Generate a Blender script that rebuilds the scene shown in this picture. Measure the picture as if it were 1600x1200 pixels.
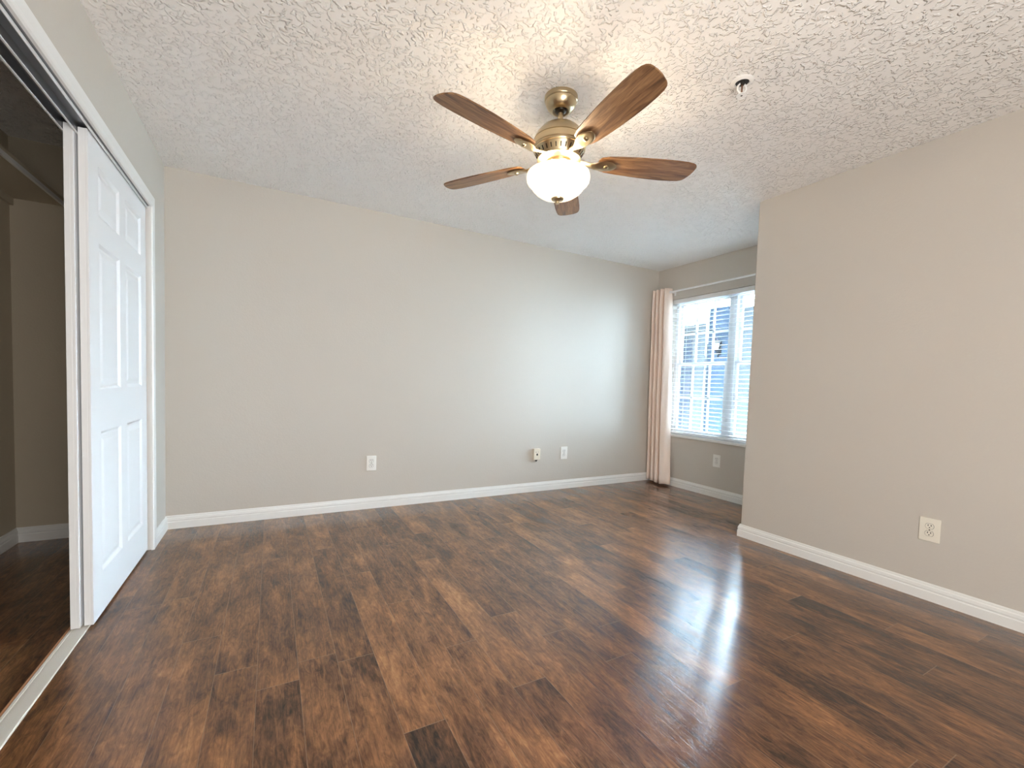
import bpy, bmesh, math, random
from mathutils import Vector, Matrix
random.seed(7)
for o in list(bpy.data.objects):
    bpy.data.objects.remove(o, do_unlink=True)
SC = bpy.context.scene
COL = SC.collection

# ------------------------------------------------------------------ camera
F_PX, CY_PX = 686.88, 633.46
YAW, PITCH, ROLL, CAM_H = -28.7835, -2.7339, -1.8977, 1.0731
cam_data = bpy.data.cameras.new('camera')
cam = bpy.data.objects.new('camera', cam_data)
COL.objects.link(cam)
cam_data.sensor_fit = 'HORIZONTAL'
cam_data.sensor_width = 36.0
cam_data.lens = F_PX * 36.0 / 1600.0
cam_data.shift_y = (CY_PX - 600.0) / 1600.0
cam_data.clip_start = 0.05
y_, t_, r_ = (math.radians(a) for a in (YAW, PITCH, ROLL))
Rm = (Matrix.Rotation(y_, 3, 'Z') @ Matrix.Rotation(t_, 3, 'X') @ Matrix.Rotation(r_, 3, 'Y'))
right, fwd, up = Rm.col[0], Rm.col[1], Rm.col[2]
cm = Matrix((right, up, -fwd)).transposed().to_4x4()
cm.translation = Vector((0, 0, CAM_H))
cam.matrix_world = cm
SC.camera = cam

# ------------------------------------------------------------------ light and exposure
SC.view_settings.view_transform = 'Standard'
SC.view_settings.look = 'None'
SC.view_settings.gamma = 1.0
SC.view_settings.use_curve_mapping = False
SC.view_settings.exposure = 0.5
world = bpy.data.worlds.new('overcast_sky')
SC.world = world
world.use_nodes = True
wbg = world.node_tree.nodes['Background']
SKY, SKY_COL = 32.0, (0.66, 0.83, 1.0, 1)
wbg.inputs['Color'].default_value = SKY_COL
# overcast sky, with a brighter patch added to strengthen the floor reflection
wt = world.node_tree
wtc = wt.nodes.new('ShaderNodeTexCoord')
wdot = wt.nodes.new('ShaderNodeVectorMath'); wdot.operation = 'DOT_PRODUCT'
wdot.inputs[1].default_value = Vector((.70, .52, .49)).normalized()
wt.links.new(wtc.outputs['Generated'], wdot.inputs[0])
wmr = wt.nodes.new('ShaderNodeMapRange'); wmr.interpolation_type = 'SMOOTHSTEP'
wmr.inputs[1].default_value = .66; wmr.inputs[2].default_value = .97
wmr.inputs[3].default_value = SKY; wmr.inputs[4].default_value = SKY*3.5
wt.links.new(wdot.outputs['Value'], wmr.inputs[0])
wt.links.new(wmr.outputs[0], wbg.inputs['Strength'])
sun_d = bpy.data.lights.new('sun', 'SUN')
SUN_E = 3300.0
sun_d.energy = SUN_E; sun_d.color = (0.68, 0.85, 1.0); sun_d.angle = math.radians(2)
sun_o = bpy.data.objects.new('sun', sun_d); COL.objects.link(sun_o)
SUN_EL, SUN_AZ = math.radians(52), math.radians(-90)      # high over the yard, along the window wall
sd = Vector((math.cos(SUN_EL)*math.cos(SUN_AZ), math.cos(SUN_EL)*math.sin(SUN_AZ), math.sin(SUN_EL)))
sun_o.rotation_euler = sd.to_track_quat('Z', 'Y').to_euler()
SC.cycles.diffuse_bounces = 8
SC.cycles.max_bounces = 16
BULB_W, BULB_COL = 3.7, (1.0, 0.80, 0.56)
BOWL_E, BOWL_COL = 1.0, (1.0, 0.86, 0.60, 1)
# unseen fill lamp added behind the camera to brighten the whole room
fill = bpy.data.lights.new('fill_light', 'AREA')
fill.shape = 'RECTANGLE'; fill.size = 1.6; fill.size_y = 1.8
fill.energy = 67.0; fill.color = (1.0, 0.975, 0.94)
fill_o = bpy.data.objects.new('fill_light', fill)
COL.objects.link(fill_o)
fill_o.location = (0.45, -1.14, 1.05)
fill_o.rotation_euler = (math.radians(96), 0, math.radians(-6))

# ------------------------------------------------------------------ dimensions
H = 2.44
XL, YB, XR, YR, XW = -0.6286, 3.740, 3.075, 2.002, 3.950
YREAR = -1.20
XC, YC = -1.37, 3.79           # closet back and end walls

# ------------------------------------------------------------------ helpers
class MB:
    def __init__(s): s.bm = bmesh.new()
    def box(s, x0, x1, y0, y1, z0, z1, bevel=0.0, seg=2):
        r = bmesh.ops.create_cube(s.bm, size=1.0)
        vs = r['verts']
        for v in vs:
            v.co = Vector(((x0+x1)/2 + v.co.x*(x1-x0), (y0+y1)/2 + v.co.y*(y1-y0), (z0+z1)/2 + v.co.z*(z1-z0)))
        if bevel:
            es = list({e for v in vs for e in v.link_edges})
            bmesh.ops.bevel(s.bm, geom=es, offset=bevel, segments=seg, affect='EDGES', profile=.6)
        return s
    def lathe(s, prof, seg=48, c=(0, 0, 0), axis='Z'):
        rings = []
        for r, z in prof:
            ring = []
            if r < 1e-5:
                ring = [s.bm.verts.new(s._ax(0, 0, z, c, axis))]
            else:
                for i in range(seg):
                    a = 2*math.pi*i/seg
                    ring.append(s.bm.verts.new(s._ax(r*math.cos(a), r*math.sin(a), z, c, axis)))
            rings.append(ring)
        for a, b in zip(rings, rings[1:]):
            for i in range(seg):
                j = (i+1) % seg
                if len(a) == 1 and len(b) == 1: continue
                if len(a) == 1: s.bm.faces.new((a[0], b[j], b[i]))
                elif len(b) == 1: s.bm.faces.new((a[i], a[j], b[0]))
                else: s.bm.faces.new((a[i], a[j], b[j], b[i]))
        return s
    def _ax(s, x, y, z, c, axis):
        if axis == 'Z': p = (x, y, z)
        elif axis == 'X': p = (z, x, y)
        else: p = (x, z, y)
        return Vector(p) + Vector(c)
    def cyl(s, c, r, h, seg=24, axis='Z'):
        return s.lathe([(0, 0), (r, 0), (r, h), (0, h)], seg, c, axis)
    def prism(s, poly, f0, f1):
        """poly: 2D points; f0/f1 map a 2D point to 3D at each end"""
        a = [s.bm.verts.new(f0(*p)) for p in poly]
        b = [s.bm.verts.new(f1(*p)) for p in poly]
        n = len(poly)
        for i in range(n):
            j = (i+1) % n
            s.bm.faces.new((a[i], a[j], b[j], b[i]))
        s.bm.faces.new(a[::-1]); s.bm.faces.new(b)
        return s
    def tube(s, pts, r, seg=10, cap=True):
        rings = []
        n = len(pts)
        for i, p in enumerate(pts):
            p = Vector(p)
            d = (Vector(pts[min(i+1, n-1)]) - Vector(pts[max(i-1, 0)])).normalized()
            u = d.orthogonal().normalized() if i == 0 else (u0 - d*u0.dot(d)).normalized()
            u0 = u
            w = d.cross(u)
            rr = r[i] if isinstance(r, (list, tuple)) else r
            rings.append([s.bm.verts.new(p + (u*math.cos(2*math.pi*k/seg) + w*math.sin(2*math.pi*k/seg))*rr) for k in range(seg)])
        for a, b in zip(rings, rings[1:]):
            for i in range(seg):
                j = (i+1) % seg
                s.bm.faces.new((a[i], a[j], b[j], b[i]))
        if cap:
            s.bm.faces.new(rings[0][::-1]); s.bm.faces.new(rings[-1])
        return s
    def build(s, name, mat, parent=None, smooth=False, angle=35):
        bmesh.ops.recalc_face_normals(s.bm, faces=s.bm.faces)
        me = bpy.data.meshes.new(name)
        s.bm.to_mesh(me); s.bm.free()
        me.materials.append(mat)
        o = bpy.data.objects.new(name, me)
        COL.objects.link(o)
        if smooth:
            for p in me.polygons: p.use_smooth = True
            try: me.set_sharp_from_angle(angle=math.radians(angle))
            except Exception: pass
        if parent: o.parent = parent
        return o

def tag(o, label=None, cat=None, group=None, kind=None):
    if label: o['label'] = label
    if cat: o['category'] = cat
    if group: o['group'] = group
    if kind: o['kind'] = kind
    return o
def thing(name, label, cat, loc=(0, 0, 0), rot=(0, 0, 0), group=None):
    o = bpy.data.objects.new(name, None)
    o.empty_display_size = .1
    COL.objects.link(o)
    o.location = loc; o.rotation_euler = rot
    return tag(o, label, cat, group)
def struct(o, label=None, cat=None):
    return tag(o, label, cat, kind='structure')
def copy_tree(o, parent=None):
    c = o.copy(); COL.objects.link(c)
    if parent: c.parent = parent
    for ch in [x for x in bpy.data.objects if x.parent == o]:
        copy_tree(ch, c)
    return c

# ------------------------------------------------------------------ materials
def mat(name, col, rough=.5, metal=0.0, spec=None):
    m = bpy.data.materials.new(name); m.use_nodes = True
    b = m.node_tree.nodes['Principled BSDF']
    b.inputs['Base Color'].default_value = (*col, 1)
    b.inputs['Roughness'].default_value = rough
    b.inputs['Metallic'].default_value = metal
    if spec is not None: b.inputs['Specular IOR Level'].default_value = spec
    return m
class NT:
    def __init__(s, m):
        s.t = m.node_tree; s.b = s.t.nodes['Principled BSDF']
    def n(s, typ, **kw):
        nd = s.t.nodes.new(typ)
        for k, v in kw.items():
            if k.startswith('i_'):
                key = k[2:]
                nd.inputs[int(key) if key.isdigit() else key].default_value = v
            else: setattr(nd, k, v)
        return nd
    def l(s, a, b): s.t.links.new(a, b)
    def math(s, op, a, b=None, c=None):
        nd = s.t.nodes.new('ShaderNodeMath'); nd.operation = op
        for i, v in enumerate((a, b, c)):
            if v is None: continue
            if isinstance(v, (int, float)): nd.inputs[i].default_value = v
            else: s.l(v, nd.inputs[i])
        return nd.outputs[0]
def ramp(nt, fac, stops):
    r = nt.n('ShaderNodeValToRGB')
    e = r.color_ramp.elements
    e[0].position, e[0].color = stops[0][0], (*stops[0][1], 1)
    e[1].position, e[1].color = stops[-1][0], (*stops[-1][1], 1)
    for p, c in stops[1:-1]:
        k = e.new(p); k.color = (*c, 1)
    nt.l(fac, r.inputs[0])
    return r.outputs['Color']

def paint(name, col, rough=.6, scale=90, strength=.12, dist=.004, spec=.35):
    m = mat(name, col, rough, spec=spec)
    t = NT(m)
    g = t.n('ShaderNodeNewGeometry')
    n1 = t.n('ShaderNodeTexNoise', i_Scale=scale, i_Detail=2.0, i_Roughness=.5)
    t.l(g.outputs['Position'], n1.inputs['Vector'])
    n2 = t.n('ShaderNodeTexNoise', i_Scale=scale*.25, i_Detail=2.0)
    t.l(g.outputs['Position'], n2.inputs['Vector'])
    h = t.math('ADD', n1.outputs['Fac'], t.math('MULTIPLY', n2.outputs['Fac'], .8))
    b = t.n('ShaderNodeBump', i_Strength=strength, i_Distance=dist)
    t.l(h, b.inputs['Height']); t.l(b.outputs['Normal'], t.b.inputs['Normal'])
    return m

def ceiling_mat():
    m = mat('knockdown_ceiling', (.90, .89, .87), .85, spec=.2)
    t = NT(m)
    g = t.n('ShaderNodeNewGeometry')
    w = t.n('ShaderNodeTexNoise', i_Scale=22.0, i_Detail=2.0)
    t.l(g.outputs['Position'], w.inputs['Vector'])
    vm = t.n('ShaderNodeVectorMath', operation='MULTIPLY_ADD')
    t.l(w.outputs['Color'], vm.inputs[0]); vm.inputs[1].default_value = (.05, .05, .0)
    t.l(g.outputs['Position'], vm.inputs[2])
    a = t.n('ShaderNodeTexNoise', i_Scale=60.0, i_Detail=1.2, i_Roughness=.4)
    t.l(vm.outputs[0], a.inputs['Vector'])
    # flattened blobs and worms standing proud of the smooth ground
    rd = t.n('ShaderNodeMapRange', interpolation_type='SMOOTHSTEP', i_1=.50, i_2=.64)
    t.l(a.outputs['Fac'], rd.inputs[0])
    rdg = rd.outputs[0]
    big = t.n('ShaderNodeTexNoise', i_Scale=9.0, i_Detail=1.0)
    t.l(g.outputs['Position'], big.inputs['Vector'])
    mr = t.n('ShaderNodeMapRange', i_1=.38, i_2=.62)
    t.l(big.outputs['Fac'], mr.inputs[0])
    hgt = t.math('MULTIPLY', rdg, t.math('ADD', t.math('MULTIPLY', mr.outputs[0], .5), .5))
    b = t.n('ShaderNodeBump', i_Strength=1.0, i_Distance=.0068)
    t.l(hgt, b.inputs['Height']); t.l(b.outputs['Normal'], t.b.inputs['Normal'])
    return m

def floor_mat():
    m = mat('dark_hickory_planks', (.1, .04, .02), .3)
    t = NT(m)
    g = t.n('ShaderNodeNewGeometry')
    sp = t.n('ShaderNodeSeparateXYZ'); t.l(g.outputs['Position'], sp.inputs[0])
    X, Y = sp.outputs['X'], sp.outputs['Y']
    u = t.math('DIVIDE', t.math('SUBTRACT', X, .095 - .133*40), .133)
    row = t.math('FLOOR', u)
    fu = t.math('FRACT', u)
    wn = t.n('ShaderNodeTexWhiteNoise', noise_dimensions='1D'); t.l(row, wn.inputs['W'])
    v = t.math('ADD', t.math('DIVIDE', t.math('ADD', Y, 20.0), 1.22), wn.outputs['Value'])
    colm = t.math('FLOOR', v); fv = t.math('FRACT', v)
    cb = t.n('ShaderNodeCombineXYZ'); t.l(row, cb.inputs[0]); t.l(colm, cb.inputs[1])
    pid = t.n('ShaderNodeTexWhiteNoise', noise_dimensions='2D'); t.l(cb.outputs[0], pid.inputs['Vector'])
    # per-plank shifted coordinates
    off = t.n('ShaderNodeVectorMath', operation='SCALE'); t.l(pid.outputs['Color'], off.inputs[0]); off.inputs['Scale'].default_value = 37.0
    pos = t.n('ShaderNodeVectorMath', operation='ADD'); t.l(g.outputs['Position'], pos.inputs[0]); t.l(off.outputs[0], pos.inputs[1])
    def noise(sx, sy, scale, det, rough=.55, dist=0.0):
        mp = t.n('ShaderNodeMapping'); mp.inputs['Scale'].default_value = (sx, sy, 1)
        t.l(pos.outputs[0], mp.inputs['Vector'])
        n = t.n('ShaderNodeTexNoise', i_Scale=scale, i_Detail=det, i_Roughness=rough, i_Distortion=dist)
        t.l(mp.outputs[0], n.inputs['Vector'])
        return n.outputs['Fac']
    blot = noise(1.6, .55, 6.0, 4.0, .6, .6)
    grain = noise(7.0, .6, 9.0, 5.0, .65, 1.2)
    fine = noise(30.0, 1.6, 10.0, 3.0, .6)
    mottle = noise(16.0, 5.0, 2.6, 6.0, .68, 1.6)
    streak = noise(26.0, 2.4, 2.0, 5.0, .7, 2.2)
    f = t.math('ADD', t.math('MULTIPLY', blot, .38), t.math('MULTIPLY', grain, .16))
    f = t.math('ADD', f, t.math('ADD', t.math('MULTIPLY', mottle, .28), t.math('MULTIPLY', streak, .18)))
    f = t.math('ADD', f, t.math('MULTIPLY', t.math('SUBTRACT', pid.outputs['Value'], .5), .085))
    f = t.math('ADD', f, t.math('MULTIPLY', t.math('SUBTRACT', fine, .5), .08))
    base = ramp(t, f, [(.37, (.014, .006, .0028)), (.44, (.066, .027, .0105)), (.51, (.142, .060, .0225)), (.58, (.245, .107, .040)), (.67, (.385, .188, .074))])
    # seams, their colour lightened to stand in for bevel highlights
    su = t.math('MINIMUM', fu, t.math('SUBTRACT', 1.0, fu))
    sv = t.math('MINIMUM', fv, t.math('SUBTRACT', 1.0, fv))
    mu = t.math('LESS_THAN', su, .007); mv = t.math('LESS_THAN', sv, .0012)
    seam = t.math('MAXIMUM', mu, mv)
    mx = t.n('ShaderNodeMix', data_type='RGBA'); t.l(t.math('MULTIPLY', seam, .5), mx.inputs[0])
    t.l(base, mx.inputs[6]); mx.inputs[7].default_value = (.24, .155, .095, 1)
    t.l(mx.outputs[2], t.b.inputs['Base Color'])
    rg = t.n('ShaderNodeMapRange', i_1=.3, i_2=.7, i_3=.34, i_4=.48); t.l(grain, rg.inputs[0])
    t.l(rg.outputs[0], t.b.inputs['Roughness'])
    t.b.inputs['IOR'].default_value = 1.5
    t.b.inputs['Specular IOR Level'].default_value = .1
    t.b.inputs['Coat Weight'].default_value = 1.0
    t.b.inputs['Coat Roughness'].default_value = .12
    t.b.inputs['Coat IOR'].default_value = 1.52
    hg = t.math('ADD', t.math('MULTIPLY', streak, .9), t.math('MULTIPLY', grain, .4))
    hg = t.math('SUBTRACT', hg, t.math('MULTIPLY', seam, .5))
    b = t.n('ShaderNodeBump', i_Strength=.35, i_Distance=.002)
    t.l(hg, b.inputs['Height']); t.l(b.outputs['Normal'], t.b.inputs['Normal'])
    b2 = t.n('ShaderNodeBump', i_Strength=.24, i_Distance=.002)
    t.l(t.math('ADD', hg, t.math('MULTIPLY', fine, .7)), b2.inputs['Height']); t.l(b2.outputs['Normal'], t.b.inputs['Coat Normal'])
    return m

def wood_mat():
    m = mat('walnut_blade', (.2, .1, .05), .42)
    t = NT(m)
    tc = t.n('ShaderNodeTexCoord')
    mp = t.n('ShaderNodeMapping'); mp.inputs['Scale'].default_value = (2.2, 22, 6)
    t.l(tc.outputs['Object'], mp.inputs['Vector'])
    n = t.n('ShaderNodeTexNoise', i_Scale=2.2, i_Detail=6.0, i_Roughness=.62, i_Distortion=1.0)
    t.l(mp.outputs[0], n.inputs['Vector'])
    c = ramp(t, n.outputs['Fac'], [(.30, (.065, .029, .012)), (.46, (.175, .085, .035)), (.58, (.27, .142, .062)), (.72, (.38, .22, .105))])
    t.l(c, t.b.inputs['Base Color'])
    return m

def glass_mat():
    m = bpy.data.materials.new('window_glass'); m.use_nodes = True
    nt = m.node_tree; nt.nodes.remove(nt.nodes['Principled BSDF'])
    out = nt.nodes['Material Output']
    tr = nt.nodes.new('ShaderNodeBsdfTransparent'); tr.inputs[0].default_value = (.93, .96, .96, 1)
    gl = nt.nodes.new('ShaderNodeBsdfGlossy'); gl.inputs['Roughness'].default_value = .02
    fr = nt.nodes.new('ShaderNodeFresnel'); fr.inputs[0].default_value = 1.45
    mx = nt.nodes.new('ShaderNodeMixShader')
    nt.links.new(fr.outputs[0], mx.inputs[0]); nt.links.new(tr.outputs[0], mx.inputs[1]); nt.links.new(gl.outputs[0], mx.inputs[2])
    nt.links.new(mx.outputs[0], out.inputs[0])
    return m

def emit_mat(name, col, e, base=None):
    m = mat(name, base or col[:3], .4)
    b = m.node_tree.nodes['Principled BSDF']
    b.inputs['Emission Color'].default_value = col
    b.inputs['Emission Strength'].default_value = e
    return m

def fabric_mat(name, col, trans=.3):
    m = mat(name, col, .9, spec=.1)
    t = NT(m)
    tc = t.n('ShaderNodeTexCoord')
    mp = t.n('ShaderNodeMapping'); mp.inputs['Scale'].default_value = (1, 1, .08)
    t.l(tc.outputs['Object'], mp.inputs[0])
    n = t.n('ShaderNodeTexNoise', i_Scale=260.0, i_Detail=1.0); t.l(mp.outputs[0], n.inputs[0])
    b = t.n('ShaderNodeBump', i_Strength=.15, i_Distance=.002)
    t.l(n.outputs['Fac'], b.inputs['Height']); t.l(b.outputs['Normal'], t.b.inputs['Normal'])
    return m

M = dict(
    wall=paint('greige_wall_paint', (.56, .522, .47)),
    ceil=ceiling_mat(), floor=floor_mat(),
    trim=mat('white_semigloss_trim', (.80, .80, .78), .38),
    door=mat('white_door_paint', (.80, .81, .82), .42),
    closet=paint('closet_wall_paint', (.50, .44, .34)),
    steel=mat('galvanised_track', (.26, .27, .285), .4, .9),
    lip=mat('white_track_lip', (.78, .79, .80), .35),
    rawwood=mat('raw_wood_edge', (.42, .20, .09), .6),
    strip=paint('painted_floor_guide', (.66, .62, .55), .6, 300, .4, .001),
    brass=mat('antique_brass', (.52, .42, .27), .28, 1.0),
    brass_dark=mat('dark_bronze', (.06, .05, .04), .4, 1.0),
    wood=wood_mat(),
    bowl=emit_mat('lit_frosted_glass', BOWL_COL, BOWL_E, (.5, .46, .40)),
    bulb=emit_mat('lit_bulb', BOWL_COL, 20.0),
    plate=mat('white_outlet_plastic', (.82, .81, .77), .35),
    ivory=mat('ivory_outlet_plastic', (.80, .76, .66), .35),
    beige=mat('beige_jack_plastic', (.76, .69, .57), .4),
    slot=mat('dark_slot', (.02, .018, .015), .6),
    chrome=mat('sprinkler_chrome', (.75, .74, .72), .18, 1.0),
    enamel=mat('white_enamel', (.82, .81, .79), .3),
    slat=mat('white_blind_slat', (.84, .85, .86), .4),
    cord=mat('white_cord', (.8, .8, .8), .7),
    curtain=fabric_mat('beige_curtain_cloth', (.84, .70, .61)),
    vinyl=mat('white_vinyl_frame', (.74, .75, .76), .4),
    glass=glass_mat(),
    rod=mat('white_metal_rod', (.82, .82, .82), .3),
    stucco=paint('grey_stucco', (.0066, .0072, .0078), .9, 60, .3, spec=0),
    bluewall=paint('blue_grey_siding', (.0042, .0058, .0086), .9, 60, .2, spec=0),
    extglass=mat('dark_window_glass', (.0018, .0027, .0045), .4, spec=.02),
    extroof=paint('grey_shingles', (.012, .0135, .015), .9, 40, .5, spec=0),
    ground=paint('pale_paving', (.36, .37, .37), .9, 30, .3),
    lantern=mat('black_lantern_metal', (.0004, .0004, .0005), .7, spec=0),
    lglass=mat('lantern_glass', (.010, .0105, .011), .4, spec=.02),
)

# ------------------------------------------------------------------ room shell
def S(name, mb, m, label, cat, smooth=False):
    return struct(mb.build(name, M[m], smooth=smooth), label, cat)

S('floor', MB().box(XC-.15, XW+.2, YREAR-.9, YC+.12, -.12, 0), 'floor', 'dark hand-scraped hickory plank floor running toward the long wall', 'floor')
S('ceiling', MB().box(XC-.15, XW+.2, YREAR-.9, YC+.12, H, H+.12), 'ceil', 'white knockdown-textured ceiling carrying the fan', 'ceiling')
S('wall_back', MB().box(XL-.06, XW+.2, YB, YB+.17, 0, H), 'wall', 'long plain greige wall facing the camera', 'wall')
CY0, CY1, CZ = 1.45, 3.345, 2.055        # closet opening
w = MB().box(XL-.12, XL, YREAR, CY0, 0, H)
w.box(XL-.12, XL, CY1, YB, 0, H); w.box(XL-.12, XL, CY0, CY1, CZ, H)
S('wall_left', w, 'wall', 'greige wall on the left around the closet opening', 'wall')
w = MB().box(XR, XW+.2, YREAR, YR, 0, H)
cedge = [e for e in w.bm.edges if all(abs(v.co.x-XR) < 1e-5 and abs(v.co.y-YR) < 1e-5 for v in e.verts)]
bmesh.ops.bevel(w.bm, geom=cedge, offset=.012, segments=5, affect='EDGES', profile=.5)
S('wall_right', w, 'wall', 'greige projecting wall on the right with one outlet', 'wall')
WY0, WY1, WZ0, WZ1 = 2.13, 3.54, .575, 2.08      # window opening
w = MB().box(XW, XW+.2, YR, WY0, 0, H).box(XW, XW+.2, WY1, YB, 0, H)
w.box(XW, XW+.2, WY0, WY1, 0, WZ0).box(XW, XW+.2, WY0, WY1, WZ1, H)
S('wall_far_right', w, 'wall', 'greige window wall in the far right nook', 'wall')
# rear wall (behind the camera), its opening added for the fill lamp
w = MB().box(XL-.12, -.40, YREAR-.12, YREAR, 0, H).box(1.30, XR+.1, YREAR-.12, YREAR, 0, H).box(-.40, 1.30, YREAR-.12, YREAR, 2.05, H)
S('wall_rear', w, 'wall', 'greige wall behind the camera, with an opening added for the fill lamp', 'wall')
w = MB().box(XL-.12, XR+.1, -2.10, -2.0, 0, H).box(XL-.24, XL-.12, -2.1, YREAR, 0, H).box(XR+.1, XR+.2, -2.1, YREAR, 0, H)  # unseen walls added to stop sky light entering through the rear opening
S('wall_sky_block', w, 'wall', 'unseen greige walls added behind the camera to block sky light', 'wall')
# closet shell
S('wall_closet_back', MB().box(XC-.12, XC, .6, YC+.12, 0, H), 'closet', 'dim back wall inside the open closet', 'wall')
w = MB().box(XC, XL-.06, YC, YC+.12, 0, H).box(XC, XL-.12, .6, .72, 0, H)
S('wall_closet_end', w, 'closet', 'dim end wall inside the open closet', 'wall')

# baseboards
BP = [(0, 0), (.0135, 0), (.0135, .047), (.0105, .051), (.0105, .056), (.0125, .060), (.0105, .074), (.006, .080), (.006, .084), (.0035, .0914), (0, .0914)]
def base_run(mb, a, b, n, za=0, zb=0, ma=0, mb_=0):
    """baseboard from a to b (2D) whose thickness grows along the 2D normal n; ma, mb_ lengthen the front edge at the ends (mitre)"""
    a, b, n = Vector((*a, 0)), Vector((*b, 0)), Vector((*n, 0))
    d = (b - a).normalized()
    mb.prism(BP, lambda t, z: a + n*t - d*t*ma + Vector((0, 0, z)), lambda t, z: b + n*t + d*t*mb_ + Vector((0, 0, z)))
    return mb
S('baseboard_back', base_run(MB(), (XL, YB), (XW, YB), (0, -1), ma=-1, mb_=-1), 'trim', 'white moulded baseboard along the long back wall', 'baseboard')
w = base_run(MB(), (XL, CY1+.045), (XL, YB), (1, 0), mb_=-1)
base_run(w, (XL, YREAR), (XL, CY0-.075), (1, 0))
S('baseboard_left', w, 'trim', 'short white baseboard between closet casing and corner', 'baseboard')
w = base_run(MB(), (XR, YREAR), (XR, YR), (-1, 0), mb_=1)
base_run(w, (XR, YR), (XW, YR), (0, 1), ma=1, mb_=-1)
S('baseboard_right', w, 'trim', 'white moulded baseboard wrapping the projecting right wall', 'baseboard')
S('baseboard_far_right', base_run(MB(), (XW, YB), (XW, YR), (-1, 0), ma=-1, mb_=-1), 'trim', 'white moulded baseboard below the window', 'baseboard')
w = base_run(MB(), (XC, YC), (XL-.12, YC), (0, -1), ma=-1)
base_run(w, (XC, .72), (XC, YC), (1, 0), mb_=-1)
S('baseboard_closet', w, 'trim', 'baseboard inside the dim closet', 'baseboard')

# ------------------------------------------------------------------ closet casing, track, floor guide
CI, CO, CZI, CZO = 3.325, 3.390, 2.040, 2.108
cp = [(0, 0), (.010, 0), (.0155, .006), (.0155, .020), (.0125, .026), (.0145, .050), (.0145, .064), (.012, .067), (0, .067)]   # (thickness, across) from the inner edge
k = (CO-CI)/.067; kz = (CZO-CZI)/.067
w = MB()
L0 = CY0+.02
w.prism(cp, lambda t, s: Vector((XL+t, CI+s*k, 0)), lambda t, s: Vector((XL+t, CI+s*k, CZI+s*kz)))
w.prism(cp, lambda t, s: Vector((XL+t, L0-s*k, CZI+s*kz)), lambda t, s: Vector((XL+t, CI+s*k, CZI+s*kz)))
w.prism(cp, lambda t, s: Vector((XL+t, L0-s*k, 0)), lambda t, s: Vector((XL+t, L0-s*k, CZI+s*kz)))
casing = S('trim_1', w, 'trim', 'white moulded casing framing the closet opening', 'door casing', smooth=False)
j = MB().box(XL-.12, XL, CY1-.012, CY1, 0, CZ).box(XL-.12, XL, CY0, CY0+.012, 0, CZ).box(XL-.12, XL, CY0, CY1, CZ-.008, CZ)
j.build('jamb', M['trim'], casing)

tr = thing('closet_door_track', 'double steel sliding-door track under the closet header with white fascia strip', 'door track', (XL, CY0+.012, CZ-.008))
def local(mbo, parent):
    mbo.parent = parent; mbo.matrix_parent_inverse = Matrix.Translation(-Vector(parent.location)); return mbo
ya, yb = CY0+.014, CY1-.014
local(MB().box(XL-.0115, XL-.0085, ya, yb, 2.0265, 2.0405, .0008).build('fascia', M['lip']), tr)
local(MB().box(XL-.112, XL-.001, ya, yb, CZ-.0125, CZ-.0085).build('track_plate', M['steel']), tr)  # steel carried forward over the fascia slot to deepen its shade
for nm, x, z in (('divider', -.6775, 2.0055), ('rear_lip', -.7155, 1.9985)):
    o = local(MB().box(x-.0012, x+.0012, ya, yb, z+.004, CZ-.0125).build(nm, M['steel']), tr)
    e = MB().box(x-.0035, x+.0035, ya, yb, z, z+.004, .001).build('track_edge', M['lip'], o)
    e['label'] = 'bright white track edge'

g = thing('floor_guide_strip', 'cream painted sliding-door guide strip across the closet threshold', 'threshold', (-.69, CY0+.014, 0))
prof = [(-.660, 0), (-.660, .004), (-.6625, .006), (-.7035, .006), (-.7050, .0035), (-.7090, .0035), (-.7105, .007), (-.7180, .007), (-.7195, 0)]
local(MB().prism(prof, lambda x, z: Vector((x, CY0+.014, z)), lambda x, z: Vector((x, CY1-.014, z))).build('guide_board', M['strip']), g)
o = local(MB().box(-.728, -.7197, CY0+.014, CY1-.014, 0, .0062, .001).build('edge_moulding', M['rawwood']), g)
o['label'] = 'raw orange-brown wood edge'

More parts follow.
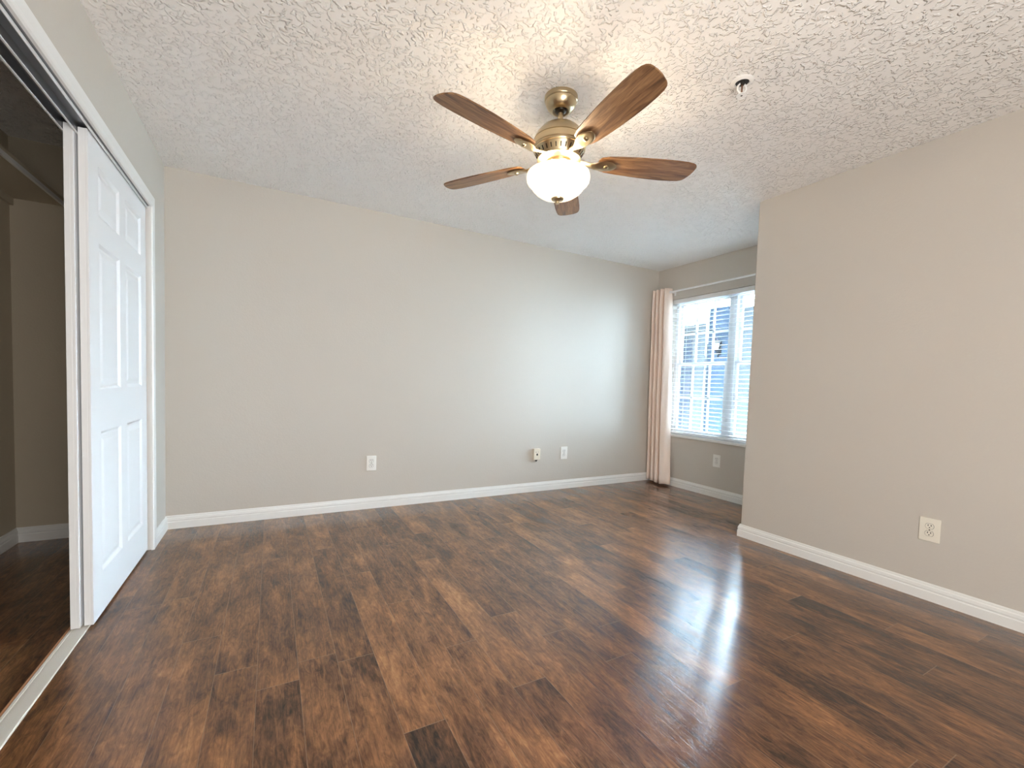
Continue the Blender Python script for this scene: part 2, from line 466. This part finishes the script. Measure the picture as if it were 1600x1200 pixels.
# ------------------------------------------------------------------ closet doors (six panel)
def six_panel(name, xf, y0, y1, label, thick=.030, z0=.012, z1=2.031):
    o = struct(bpy.data.objects.new(name, None), label, 'door'); COL.objects.link(o)
    o.location = (xf, y0, z0)
    wd = y1-y0
    ps, pm = .115, .100
    pw = (wd - ps - .110 - pm)/2
    cols = [(ps, ps+pw), (ps+pw+pm, ps+pw+pm+pw)]
    rows = [(.195, .810), (.995, 1.612), (1.725, 1.932)]
    ys = sorted({0, wd, *[c for p in cols for c in p]})
    zs = sorted({0, z1-z0, *[r-z0 for p in rows for r in p]})
    mb = MB(); bm = mb.bm
    def quad(pts): bm.faces.new([bm.verts.new(p) for p in pts])
    for i in range(len(ys)-1):
        for j_ in range(len(zs)-1):
            a, b, c, d = ys[i], ys[i+1], zs[j_], zs[j_+1]
            panel = any(abs(a-p[0]) < 1e-6 for p in cols) and any(abs(c-(r[0]-z0)) < 1e-6 for r in rows)
            if not panel:
                quad([(0, a, c), (0, b, c), (0, b, d), (0, a, d)]); continue
            loops = [(0, 0), (.004, -.003), (.012, -.0095), (.020, -.0095), (.042, -.003), (.048, -.0022)]
            prev = None
            for ins, dx in loops:
                cur = [(dx, a+ins, c+ins), (dx, b-ins, c+ins), (dx, b-ins, d-ins), (dx, a+ins, d-ins)]
                if prev:
                    for q in range(4):
                        r_ = (q+1) % 4
                        quad([prev[q], prev[r_], cur[r_], cur[q]])
                prev = cur
            quad(prev)
    hz = z1-z0
    bmesh.ops.remove_doubles(bm, verts=bm.verts, dist=1e-5)
    slab = mb.build('slab_face', M['door'], o)
    ed = MB().box(-thick, -.0105, .0, wd, 0, hz, .0015)
    ed.box(-.0108, -.0002, 0, .010, 0, hz).box(-.0108, -.0002, wd-.010, wd, 0, hz).box(-.0108, -.0002, .010, wd-.010, 0, .02).box(-.0108, -.0002, .010, wd-.010, hz-.02, hz)
    ed.build('slab_core', M['door'], o)
    # edge bead: the skin meets the stile
    MB().box(-.0075, -.0005, -.0022, .0, 0, hz, .0006).build('edge_bead', M['door'], o)
    return o
six_panel('door_1', -.6445, 2.400, 3.316, 'white six-panel sliding closet door at the front of the track')
six_panel('door_2', -.6830, 2.386, 3.310, 'white sliding closet door stacked behind the front closet door')

# ------------------------------------------------------------------ closet shelf
s = thing('closet_shelf', 'high shelf along the back wall of the dim closet', 'shelf', (XC, 2.2, 2.08))
local(MB().box(XC, -1.10, .73, YC, 2.082, 2.100).build('shelf_board', M['closet']), s)
local(MB().box(-1.112, -1.10, .73, YC, 2.060, 2.082).build('front_lip', M['trim']), s)
local(MB().box(XC, XC+.018, .73, YC, 2.04, 2.082).build('cleat', M['closet']), s)
for yy in (1.1, 2.05):
    b = MB().box(XC, -1.115, yy-.008, yy+.008, 2.066, 2.082).box(XC, XC+.02, yy-.008, yy+.008, 1.85, 2.066)
    b.tube([(XC+.012, yy, 1.86), (-1.14, yy, 2.068)], .006)
    local(b.build('shelf_bracket', M['lip']), s)

# ------------------------------------------------------------------ ceiling fan
FX, FY = 1.200, 1.800
fan = thing('ceiling_fan', 'five-blade brass and walnut ceiling fan with a lit frosted glass bowl', 'ceiling fan', (FX, FY, H))
def fz(prof): return [(r, z-H) for r, z in prof]
can = MB().lathe(fz([(0, H), (.079, H), (.079, 2.424), (.077, 2.420), (.074, 2.418), (.072, 2.408), (.065, 2.393), (.054, 2.381), (.043, 2.375), (.038, 2.375), (.036, 2.380), (.031, 2.386), (0, 2.386)])).build('canopy', M['brass'], fan, True)
MB().lathe(fz([(0, 2.3862), (.030, 2.3862), (.026, 2.374), (.013, 2.366), (0, 2.366)]), 32).build('hanger_ball', M['brass_dark'], can, True)
MB().lathe(fz([(0, 2.385), (.0125, 2.385), (.0125, 2.31), (.030, 2.31), (.030, 2.300), (0, 2.300)]), 24).build('downrod', M['brass'], fan, True)
MB().lathe(fz([(0, 2.316), (.034, 2.316), (.060, 2.308), (.088, 2.292), (.108, 2.270), (.120, 2.246), (.1235, 2.238), (.1205, 2.236), (.1205, 2.234), (.1255, 2.232), (.1260, 2.206), (.1225, 2.202), (.1225, 2.199), (.1245, 2.196), (.1225, 2.190), (0, 2.190)]), 64).build('motor_housing', M['brass'], fan, True)
vent = MB().lathe(fz([(0, 2.189), (.119, 2.189), (.116, 2.184), (.099, 2.158), (.097, 2.152), (.104, 2.150), (.104, 2.146), (.090, 2.142), (0, 2.142)]), 64).build('vent_ring', M['brass'], fan, True)
for i in range(30):
    a = 2*math.pi*i/30
    m_ = MB().box(-.0028, .0028, -.0016, .0016, -.010, .010, .001)
    o = m_.build('vent_slot', M['brass_dark'], vent)
    rr, zz = .1082, 2.171
    o.matrix_local = Matrix.Translation((rr*math.cos(a), rr*math.sin(a), zz-H)) @ Matrix.Rotation(a, 4, 'Z') @ Matrix.Rotation(math.radians(33), 4, 'Y') @ Matrix.Rotation(math.pi/2, 4, 'Z')
# blades and their brackets
def blade_outline():
    up_ = [(.190, .0), (.192, .028), (.202, .044), (.24, .054), (.30, .061), (.38, .068), (.46, .0725), (.53, .0735), (.59, .071), (.625, .067), (.640, .063), (.650, .056), (.657, .046), (.668, .016), (.673, -.010)]
    lo_ = [(.675, -.030), (.673, -.044), (.664, -.056), (.648, -.063), (.62, -.067), (.56, -.070), (.48, -.0695), (.40, -.067), (.30, -.060), (.24, -.054), (.202, -.044), (.192, -.028)]
    return up_ + lo_
def make_blade():
    mb = MB(); ol = blade_outline()
    mb.prism(ol, lambda x, y: Vector((x, y, -.003)), lambda x, y: Vector((x, y, .003)))
    es = [e for e in mb.bm.edges if abs(e.verts[0].co.z-e.verts[1].co.z) < 1e-6 and len(e.link_faces) == 2]
    bmesh.ops.bevel(mb.bm, geom=es, offset=.0015, segments=2, affect='EDGES')
    return mb
def make_bracket():
    mb = MB()
    # arm from the motor out to the pad beneath the blade root
    st = [(.085, .012, .006, .000), (.120, .0125, .006, -.002), (.150, .015, .006, -.011), (.175, .022, .006, -.015), (.195, .031, .005, -.0115), (.225, .036, .004, -.010), (.255, .031, .004, -.010), (.275, .018, .003, -.0095), (.283, .006, .002, -.009)]
    rings = []
    for x, hw, ht, zc in st:
        rings.append([mb.bm.verts.new((x, hw*math.cos(2*math.pi*k_/16), zc + ht*math.sin(2*math.pi*k_/16))) for k_ in range(16)])
    for a, b in zip(rings, rings[1:]):
        for q in range(16):
            mb.bm.faces.new((a[q], a[(q+1) % 16], b[(q+1) % 16], b[q]))
    mb.bm.faces.new(rings[0][::-1]); mb.bm.faces.new(rings[-1])
    return mb
PITCH_B = math.radians(-11)
b0 = k0 = None
for i in range(5):
    ang = math.radians(-94.2 + 72*i)
    if i == 0:
        b0 = make_blade().build('blade', M['wood'], fan, True, 30)
        k0 = make_bracket().build('blade_bracket', M['brass'], fan, True, 60)
        c0 = MB().lathe([(0, -.022), (.006, -.0215), (.011, -.018), (.0125, -.013), (.0125, -.010), (0, -.010)], 20, (.232, 0, 0)).build('bracket_cap', M['brass'], k0, True)
        bl, br = b0, k0
    else:
        bl = b0.copy(); COL.objects.link(bl)
        br = k0.copy(); COL.objects.link(br)
        c = c0.copy(); COL.objects.link(c); c.parent = br
    rot = Matrix.Rotation(ang, 4, 'Z') @ Matrix.Rotation(PITCH_B, 4, 'X')
    bl.matrix_local = Matrix.Translation((0, 0, 2.150-H)) @ rot
    br.matrix_local = Matrix.Translation((0, 0, 2.150-H)) @ rot
MB().lathe(fz([(0, 2.1415), (.060, 2.1415), (.060, 2.130), (.050, 2.126), (.048, 2.106), (.055, 2.102), (.055, 2.094), (.030, 2.088), (.012, 2.084), (.012, 2.0), (0, 2.0)]), 40).build('light_fitter', M['brass'], fan, True)
bowl = MB().lathe(fz([(.138, 2.086), (.148, 2.082), (.151, 2.072), (.1515, 2.062), (.149, 2.050), (.143, 2.041), (.133, 2.036), (.130, 2.031), (.122, 2.016), (.108, 2.001), (.088, 1.987), (.062, 1.977), (.030, 1.9715), (.014, 1.971), (.014, 1.975), (.030, 1.9755), (.060, 1.981), (.086, 1.991), (.105, 2.005), (.118, 2.020), (.126, 2.034), (.140, 2.046), (.146, 2.060), (.145, 2.076), (.138, 2.086)]), 64).build('glass_bowl', M['bowl'], fan, True, 60)
MB().lathe(fz([(.0, 1.978), (.020, 1.974), (.030, 1.969), (.028, 1.964), (.014, 1.961), (.009, 1.957), (.0105, 1.951), (.009, 1.946), (0, 1.944)]), 28).build('finial', M['brass'], fan, True)
for sgn in (0, 1, 2):
    a = math.radians(40+120*sgn)
    px_, py_ = .085*math.cos(a), .085*math.sin(a)
    MB().lathe([(0, -.022), (.012, -.019), (.018, -.008), (.017, .004), (.010, .014), (.009, .022), (0, .022)], 20, (px_, py_, 2.040-H)).build('bulb', M['bulb'], fan, True)
    ld = bpy.data.lights.new('bulb_light', 'POINT'); ld.energy = BULB_W; ld.color = BULB_COL; ld.shadow_soft_size = .022
    lo = bpy.data.objects.new('bulb_light', ld); COL.objects.link(lo)
    lo.parent = fan; lo.location = (px_*.8, py_*.8, 2.079-H)

# ------------------------------------------------------------------ sprinkler
sp = thing('sprinkler_head', 'small fire sprinkler head with white ring on the ceiling right of the fan', 'sprinkler', (1.815, 1.293, H))
MB().lathe([(.027, 0), (.047, 0), (.0465, -.003), (.040, -.007), (.031, -.009), (.028, -.006), (.027, 0)], 40).build('escutcheon', M['enamel'], sp, True)
MB().lathe([(0, -.001), (.027, -.001), (.027, -.0035), (.011, -.0035), (.011, -.014), (0, -.014)], 24).build('socket', M['slot'], sp, True)  # dark colour painted in for the shadow inside the ring
arms = MB()
for sg in (1, -1):
    arms.tube([(sg*.009, 0, -.010), (sg*.0185, 0, -.020), (sg*.0195, 0, -.036), (sg*.006, 0, -.053)], .0042, 8)
arms.lathe([(0, -.050), (.007, -.050), (.007, -.057), (0, -.057)], 16)
o = arms.build('frame_arms', M['enamel'], sp, True)
o.rotation_euler = (0, 0, math.radians(-25))
MB().tube([(0, 0, -.014), (0, 0, -.050)], .0034, 8).build('glass_bulb', mat('bronze_link', (.20, .10, .06), .3, .6), sp, True)
d = MB().lathe([(.004, -.0575), (.021, -.0575), (.021, -.0600), (.004, -.0600), (.004, -.0575)], 28)
d.build('deflector', M['enamel'], sp, True)
MB().cyl((0, 0, -.0608), .0042, .0020, 14).build('deflector_screw', M['slot'], sp)

# ------------------------------------------------------------------ outlets and jack  (built facing -Y, plate in the XZ plane)
def outlet(label, loc, rz, pm, w_=.080, h_=.124):
    o = thing('wall_outlet', label, 'outlet', loc, (0, 0, rz))
    pl = MB().box(-w_/2, w_/2, -.0065, 0, -h_/2, h_/2, .003, 3).build('plate', M[pm], o, True)
    for sz in (.0195, -.0195):
        mb = MB()
        pts = []
        for k_ in range(28):
            a = 2*math.pi*k_/28
            pts.append((.0172*math.cos(a), max(-.0135, min(.0135, .0172*math.sin(a)))))
        r = mb.prism(pts, lambda x, z: Vector((x, -.0078, z+sz)), lambda x, z: Vector((x, -.006, z+sz))).build('receptacle', M[pm], o)
        rim = MB()
        big = [(x*1.07, z*1.07) for x, z in pts]
        rim.prism(big, lambda x, z: Vector((x, -.0068, z+sz)), lambda x, z: Vector((x, -.0062, z+sz))).build('recess_rim', M['slot'], r)
        for bx in (-.0063, .0063):
            MB().box(bx-.0017, bx+.0017, -.0082, -.0070, sz+.0005, sz+.0085).build('slot', M['slot'], r)
        MB().cyl((0, -.0082, sz-.0068), .0027, .0012, 12, 'Y').build('slot', M['slot'], r)
    MB().cyl((0, -.0072, 0), .003, .001, 14, 'Y').build('screw', M['chrome'], o)
    return o
outlet('white duplex outlet alone on the left half of the back wall', (.736, YB, .380), 0, 'plate')
outlet('white duplex outlet on the back wall just right of the beige jack box', (2.691, YB, .377), 0, 'plate', .084, .130)
outlet('white duplex outlet below the window', (XW, 2.860, .370), -math.pi/2, 'plate', .082, .124)
outlet('cream oversized duplex outlet on the projecting right wall', (XR, .9415, .3755), -math.pi/2, 'ivory', .086, .124)

jk = thing('phone_jack', 'beige surface-mounted phone jack box on the back wall beside an outlet', 'phone jack', (2.345, YB, .381))
MB().box(-.038, .038, -.030, 0, -.056, .056, .004, 3).build('cover', M['beige'], jk, True)
MB().box(-.0075, .0085, -.0312, -.0295, -.012, .008, .0006).build('jack_port', M['slot'], jk)
MB().box(-.016, -.009, -.0308, -.0295, .020, .026).build('label_mark', M['slot'], jk)
MB().box(.010, .014, -.0308, -.0295, .020, .026).build('label_mark', M['slot'], jk)
o = MB().prism([(-.016, -.0555), (.016, -.0555), (.003, -.074), (-.002, -.074)], lambda x, z: Vector((x, -.020, z)), lambda x, z: Vector((x, -.006, z))).build('cable_clip', M['slot'], jk)

# ------------------------------------------------------------------ window
win = struct(bpy.data.objects.new('window_1', None), 'twin white single-hung window with colonial grids', 'window'); COL.objects.link(win)
win.location = (XW, (WY0+WY1)/2, WZ0)
FX0, FX1 = XW+.095, XW+.165
fr = .032
sill = MB().box(XW-.022, XW+.10, WY0-.0, WY1+.0, WZ0-.022, WZ0+.006, .004, 2)
sill.box(XW-.0205, XW-.0005, WY0-.03, WY1+.03, WZ0-.020, WZ0+.0055, .003)
local(sill.build('sill', M['trim']), win)
w = MB().box(FX0, FX1, WY0, WY0+fr, WZ0, WZ1).box(FX0, FX1, WY1-fr, WY1, WZ0, WZ1).box(FX0, FX1, WY0+fr, WY1-fr, WZ0, WZ0+fr).box(FX0, FX1, WY0+fr, WY1-fr, WZ1-fr, WZ1)
local(w.build('window_frame', M['vinyl']), win)
MUL = 2.835
local(MB().box(FX0-.004, FX1, MUL-.040, MUL+.040, WZ0+fr, WZ1-fr).build('mullion', M['vinyl']), win)
MEET = 1.365
def sash(y0, y1, z0, z1, xa, xb):
    st = .030
    m_ = MB().box(xa, xb, y0, y0+st, z0, z1).box(xa, xb, y1-st, y1, z0, z1).box(xa, xb, y0+st, y1-st, z0, z0+st).box(xa, xb, y0+st, y1-st, z1-st, z1)
    xm = (xa+xb)/2
    for q in (1, 2):
        yy = y0+(y1-y0)*q/3
        m_.box(xm-.006, xm+.006, yy-.010, yy+.010, z0+st, z1-st)
    zz = (z0+z1)/2
    m_.box(xm-.006, xm+.006, y0+st, y1-st, zz-.010, zz+.010)
    o_ = local(m_.build('sash', M['vinyl']), win)
    p = MB().box(xm-.0015, xm+.0015, y0+st*.8, y1-st*.8, z0+st*.8, z1-st*.8).build('pane', M['glass'], o_)
    return o_
for y0, y1 in ((MUL+.040, WY1-fr), (WY0+fr, MUL-.040)):
    sash(y0, y1, MEET-.016, WZ1-fr, FX0+.038, FX0+.062)
    sash(y0, y1, WZ0+fr, MEET+.016, FX0+.006, FX0+.030)

# ------------------------------------------------------------------ blind
bl = thing('window_blind', 'open white slatted blind hanging inside the window recess', 'blind', (XW+.045, (WY0+WY1)/2, WZ1))
BX, BY0, BY1 = XW+.048, WY0+.008, WY1-.008
local(MB().box(BX-.026, BX+.026, BY0, BY1, WZ1-.046, WZ1-.002, .002).build('headrail', M['slat']), bl)
ztop, zbot, step = WZ1-.062, WZ0+.052, .0432
prof = []
for q in range(9):
    a = -1+2*q/8
    prof.append((a*.0250, .0016*(1-a*a)))
prof2 = prof + [(x, z-.0028) for x, z in prof[::-1]]
tilt = math.radians(4)
def slat_mesh():
    return MB().prism(prof2, lambda x, z: Vector((x*math.cos(tilt)-z*math.sin(tilt), -(BY1-BY0)/2, x*math.sin(tilt)+z*math.cos(tilt))), lambda x, z: Vector((x*math.cos(tilt)-z*math.sin(tilt), (BY1-BY0)/2, x*math.sin(tilt)+z*math.cos(tilt))))
s0 = None
z = ztop
while z > zbot:
    if s0 is None:
        s0 = slat_mesh().build('slat', M['slat'], bl, True, 50); so = s0
    else:
        so = s0.copy(); COL.objects.link(so); so.parent = bl
    so.location = (BX-bl.location.x, (BY0+BY1)/2-bl.location.y, z-bl.location.z)
    z -= step
local(MB().box(BX-.026, BX+.026, BY0, BY1, WZ0+.016, WZ0+.034, .003).build('bottom_rail', M['slat']), bl)
for yy in (BY0+.16, (BY0+BY1)/2-.02, BY1-.16):
    c = MB()
    for dx in (-.0265, .0265):
        c.tube([(BX+dx, yy, WZ1-.05), (BX+dx, yy, WZ0+.03)], .0009, 6)
    local(c.build('ladder_cord', M['cord']), bl)

# ------------------------------------------------------------------ curtain and rod
RX, RZ = XW-.080, 2.150
rd = thing('curtain_rod', 'thin white curtain rod above the window', 'curtain rod', (RX, YR+.05, RZ))
local(MB().tube([(RX, YR+.06, RZ), (RX, 3.498, RZ)], .0095, 16).build('rod', M['rod']), rd)
for yy in (YR+.09, 3.490):
    local(MB().box(RX-.004, XW-.002, yy-.005, yy+.005, RZ-.006, RZ+.004).box(XW-.005, XW, yy-.010, yy+.010, RZ-.030, RZ+.022, .001).tube([(RX, yy-.004, RZ), (RX, yy+.004, RZ)], .013, 14).build('rod_bracket', M['rod']), rd)
def curtain():
    bm = bmesh.new()
    # plan path at the top and at the bottom: (x, y)
    top = [(3.895, 3.728), (3.838, 3.722), (3.832, 3.700), (3.885, 3.688), (3.890, 3.672), (3.836, 3.662), (3.828, 3.644), (3.880, 3.630), (3.886, 3.614), (3.832, 3.604), (3.826, 3.586), (3.885, 3.574), (3.890, 3.560), (3.845, 3.552), (3.836, 3.535), (3.878, 3.515), (3.925, 3.508)]
    bot = [(3.925, 3.722), (3.872, 3.712), (3.866, 3.690), (3.920, 3.672), (3.922, 3.650), (3.856, 3.640), (3.846, 3.612), (3.905, 3.594), (3.910, 3.572), (3.836, 3.562), (3.824, 3.530), (3.898, 3.516), (3.906, 3.494), (3.828, 3.484), (3.816, 3.462), (3.850, 3.405), (3.905, 3.392)]
    def smooth(p):
        out = []
        n = len(p)
        for i in range(n-1):
            p0, p1, p2, p3 = (Vector(p[max(0, min(n-1, i+d))]) for d in (-1, 0, 1, 2))
            for q in range(5):
                t = q/5
                out.append(.5*((2*p1) + (p2-p0)*t + (2*p0-5*p1+4*p2-p3)*t*t + (3*p1-p0-3*p2+p3)*t**3))
        out.append(Vector(p[-1]))
        return out
    T, B = smooth(top), smooth(bot)
    NZ = 40
    rows = []
    for k_ in range(NZ+1):
        f = k_/NZ
        z_ = 2.198 + (.022-2.198)*f
        e = f**1.05
        row = []
        for i, (a, b) in enumerate(zip(T, B)):
            p = a.lerp(b, e)
            wob = .004*math.sin(3.1*f*3+i*.9)*math.sin(math.pi*f)
            pin = 1.0
            if f < .05: pin = .88
            x_ = RX + (p.x-RX)*pin + wob if f < .05 else p.x + wob
            zz = z_ + (.004*math.sin(i*.7) if k_ == NZ else 0)
            row.append(bm.verts.new((x_, p.y, zz)))
        rows.append(row)
    for a, b in zip(rows, rows[1:]):
        for i in range(len(a)-1):
            bm.faces.new((a[i], a[i+1], b[i+1], b[i]))
    mb = MB(); mb.bm.free(); mb.bm = bm
    return mb
cu = curtain().build('curtain', M['curtain'], None, True, 80)
tag(cu, 'long beige pleated curtain bunched in the corner left of the window', 'curtain')
so = cu.modifiers.new('thickness', 'SOLIDIFY'); so.thickness = .0025; so.offset = 0

# ------------------------------------------------------------------ outside
struct(MB().box(XW+.2, 40, -20, 40, -.32, -.2).build('ground', M['ground']), 'pale paved ground outside the window', 'ground')
EX = 7.0
hs = struct(bpy.data.objects.new('neighbouring_house', None), 'white house entry seen through the window blind', 'house'); COL.objects.link(hs)
hs.location = (EX, 5, -.2)
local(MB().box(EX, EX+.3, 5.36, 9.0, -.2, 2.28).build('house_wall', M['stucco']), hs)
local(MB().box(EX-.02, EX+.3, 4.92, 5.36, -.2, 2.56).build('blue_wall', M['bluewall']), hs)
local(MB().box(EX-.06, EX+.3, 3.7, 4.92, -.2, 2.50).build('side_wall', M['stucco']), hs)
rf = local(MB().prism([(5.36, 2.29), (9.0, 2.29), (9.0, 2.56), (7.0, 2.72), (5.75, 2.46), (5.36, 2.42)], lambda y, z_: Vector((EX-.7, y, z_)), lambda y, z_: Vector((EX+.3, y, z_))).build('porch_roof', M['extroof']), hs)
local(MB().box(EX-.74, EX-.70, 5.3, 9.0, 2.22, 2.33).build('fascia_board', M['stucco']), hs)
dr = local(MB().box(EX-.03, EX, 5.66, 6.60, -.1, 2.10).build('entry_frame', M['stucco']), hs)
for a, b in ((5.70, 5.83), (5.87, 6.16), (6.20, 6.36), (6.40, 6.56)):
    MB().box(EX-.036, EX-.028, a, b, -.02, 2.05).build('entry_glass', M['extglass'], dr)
local(MB().box(EX-.10, EX, 5.36, 5.62, -.2, 2.29).build('corner_column', M['stucco']), hs)
# lantern
ln = thing('wall_lantern', 'dark carriage lantern on the pale blue wall outside the window', 'lantern', (EX-.02, 5.13, 1.85))
MB().box(-.012, 0, -.045, .045, -.14, .10, .004).build('back_plate', M['lantern'], ln)
MB().tube([(-.01, 0, -.06), (-.06, 0, -.09), (-.10, 0, -.05)], .010, 8).tube([(-.01, 0, -.10), (-.03, 0, -.15), (-.01, 0, -.19)], .008, 8).build('scroll_arm', M['lantern'], ln, True)
MB().lathe([(.045, -.05), (.070, .08), (0, .08)], 6, (-.11, 0, 0)).build('lantern_glass', M['lglass'], ln)
MB().lathe([(.085, .08), (.05, .125), (.018, .15), (.012, .175), (0, .185)], 6, (-.11, 0, 0)).build('lantern_cap', M['lantern'], ln)
MB().lathe([(0, -.075), (.02, -.07), (.05, -.05), (.0, -.05)], 6, (-.11, 0, 0)).build('lantern_base', M['lantern'], ln)
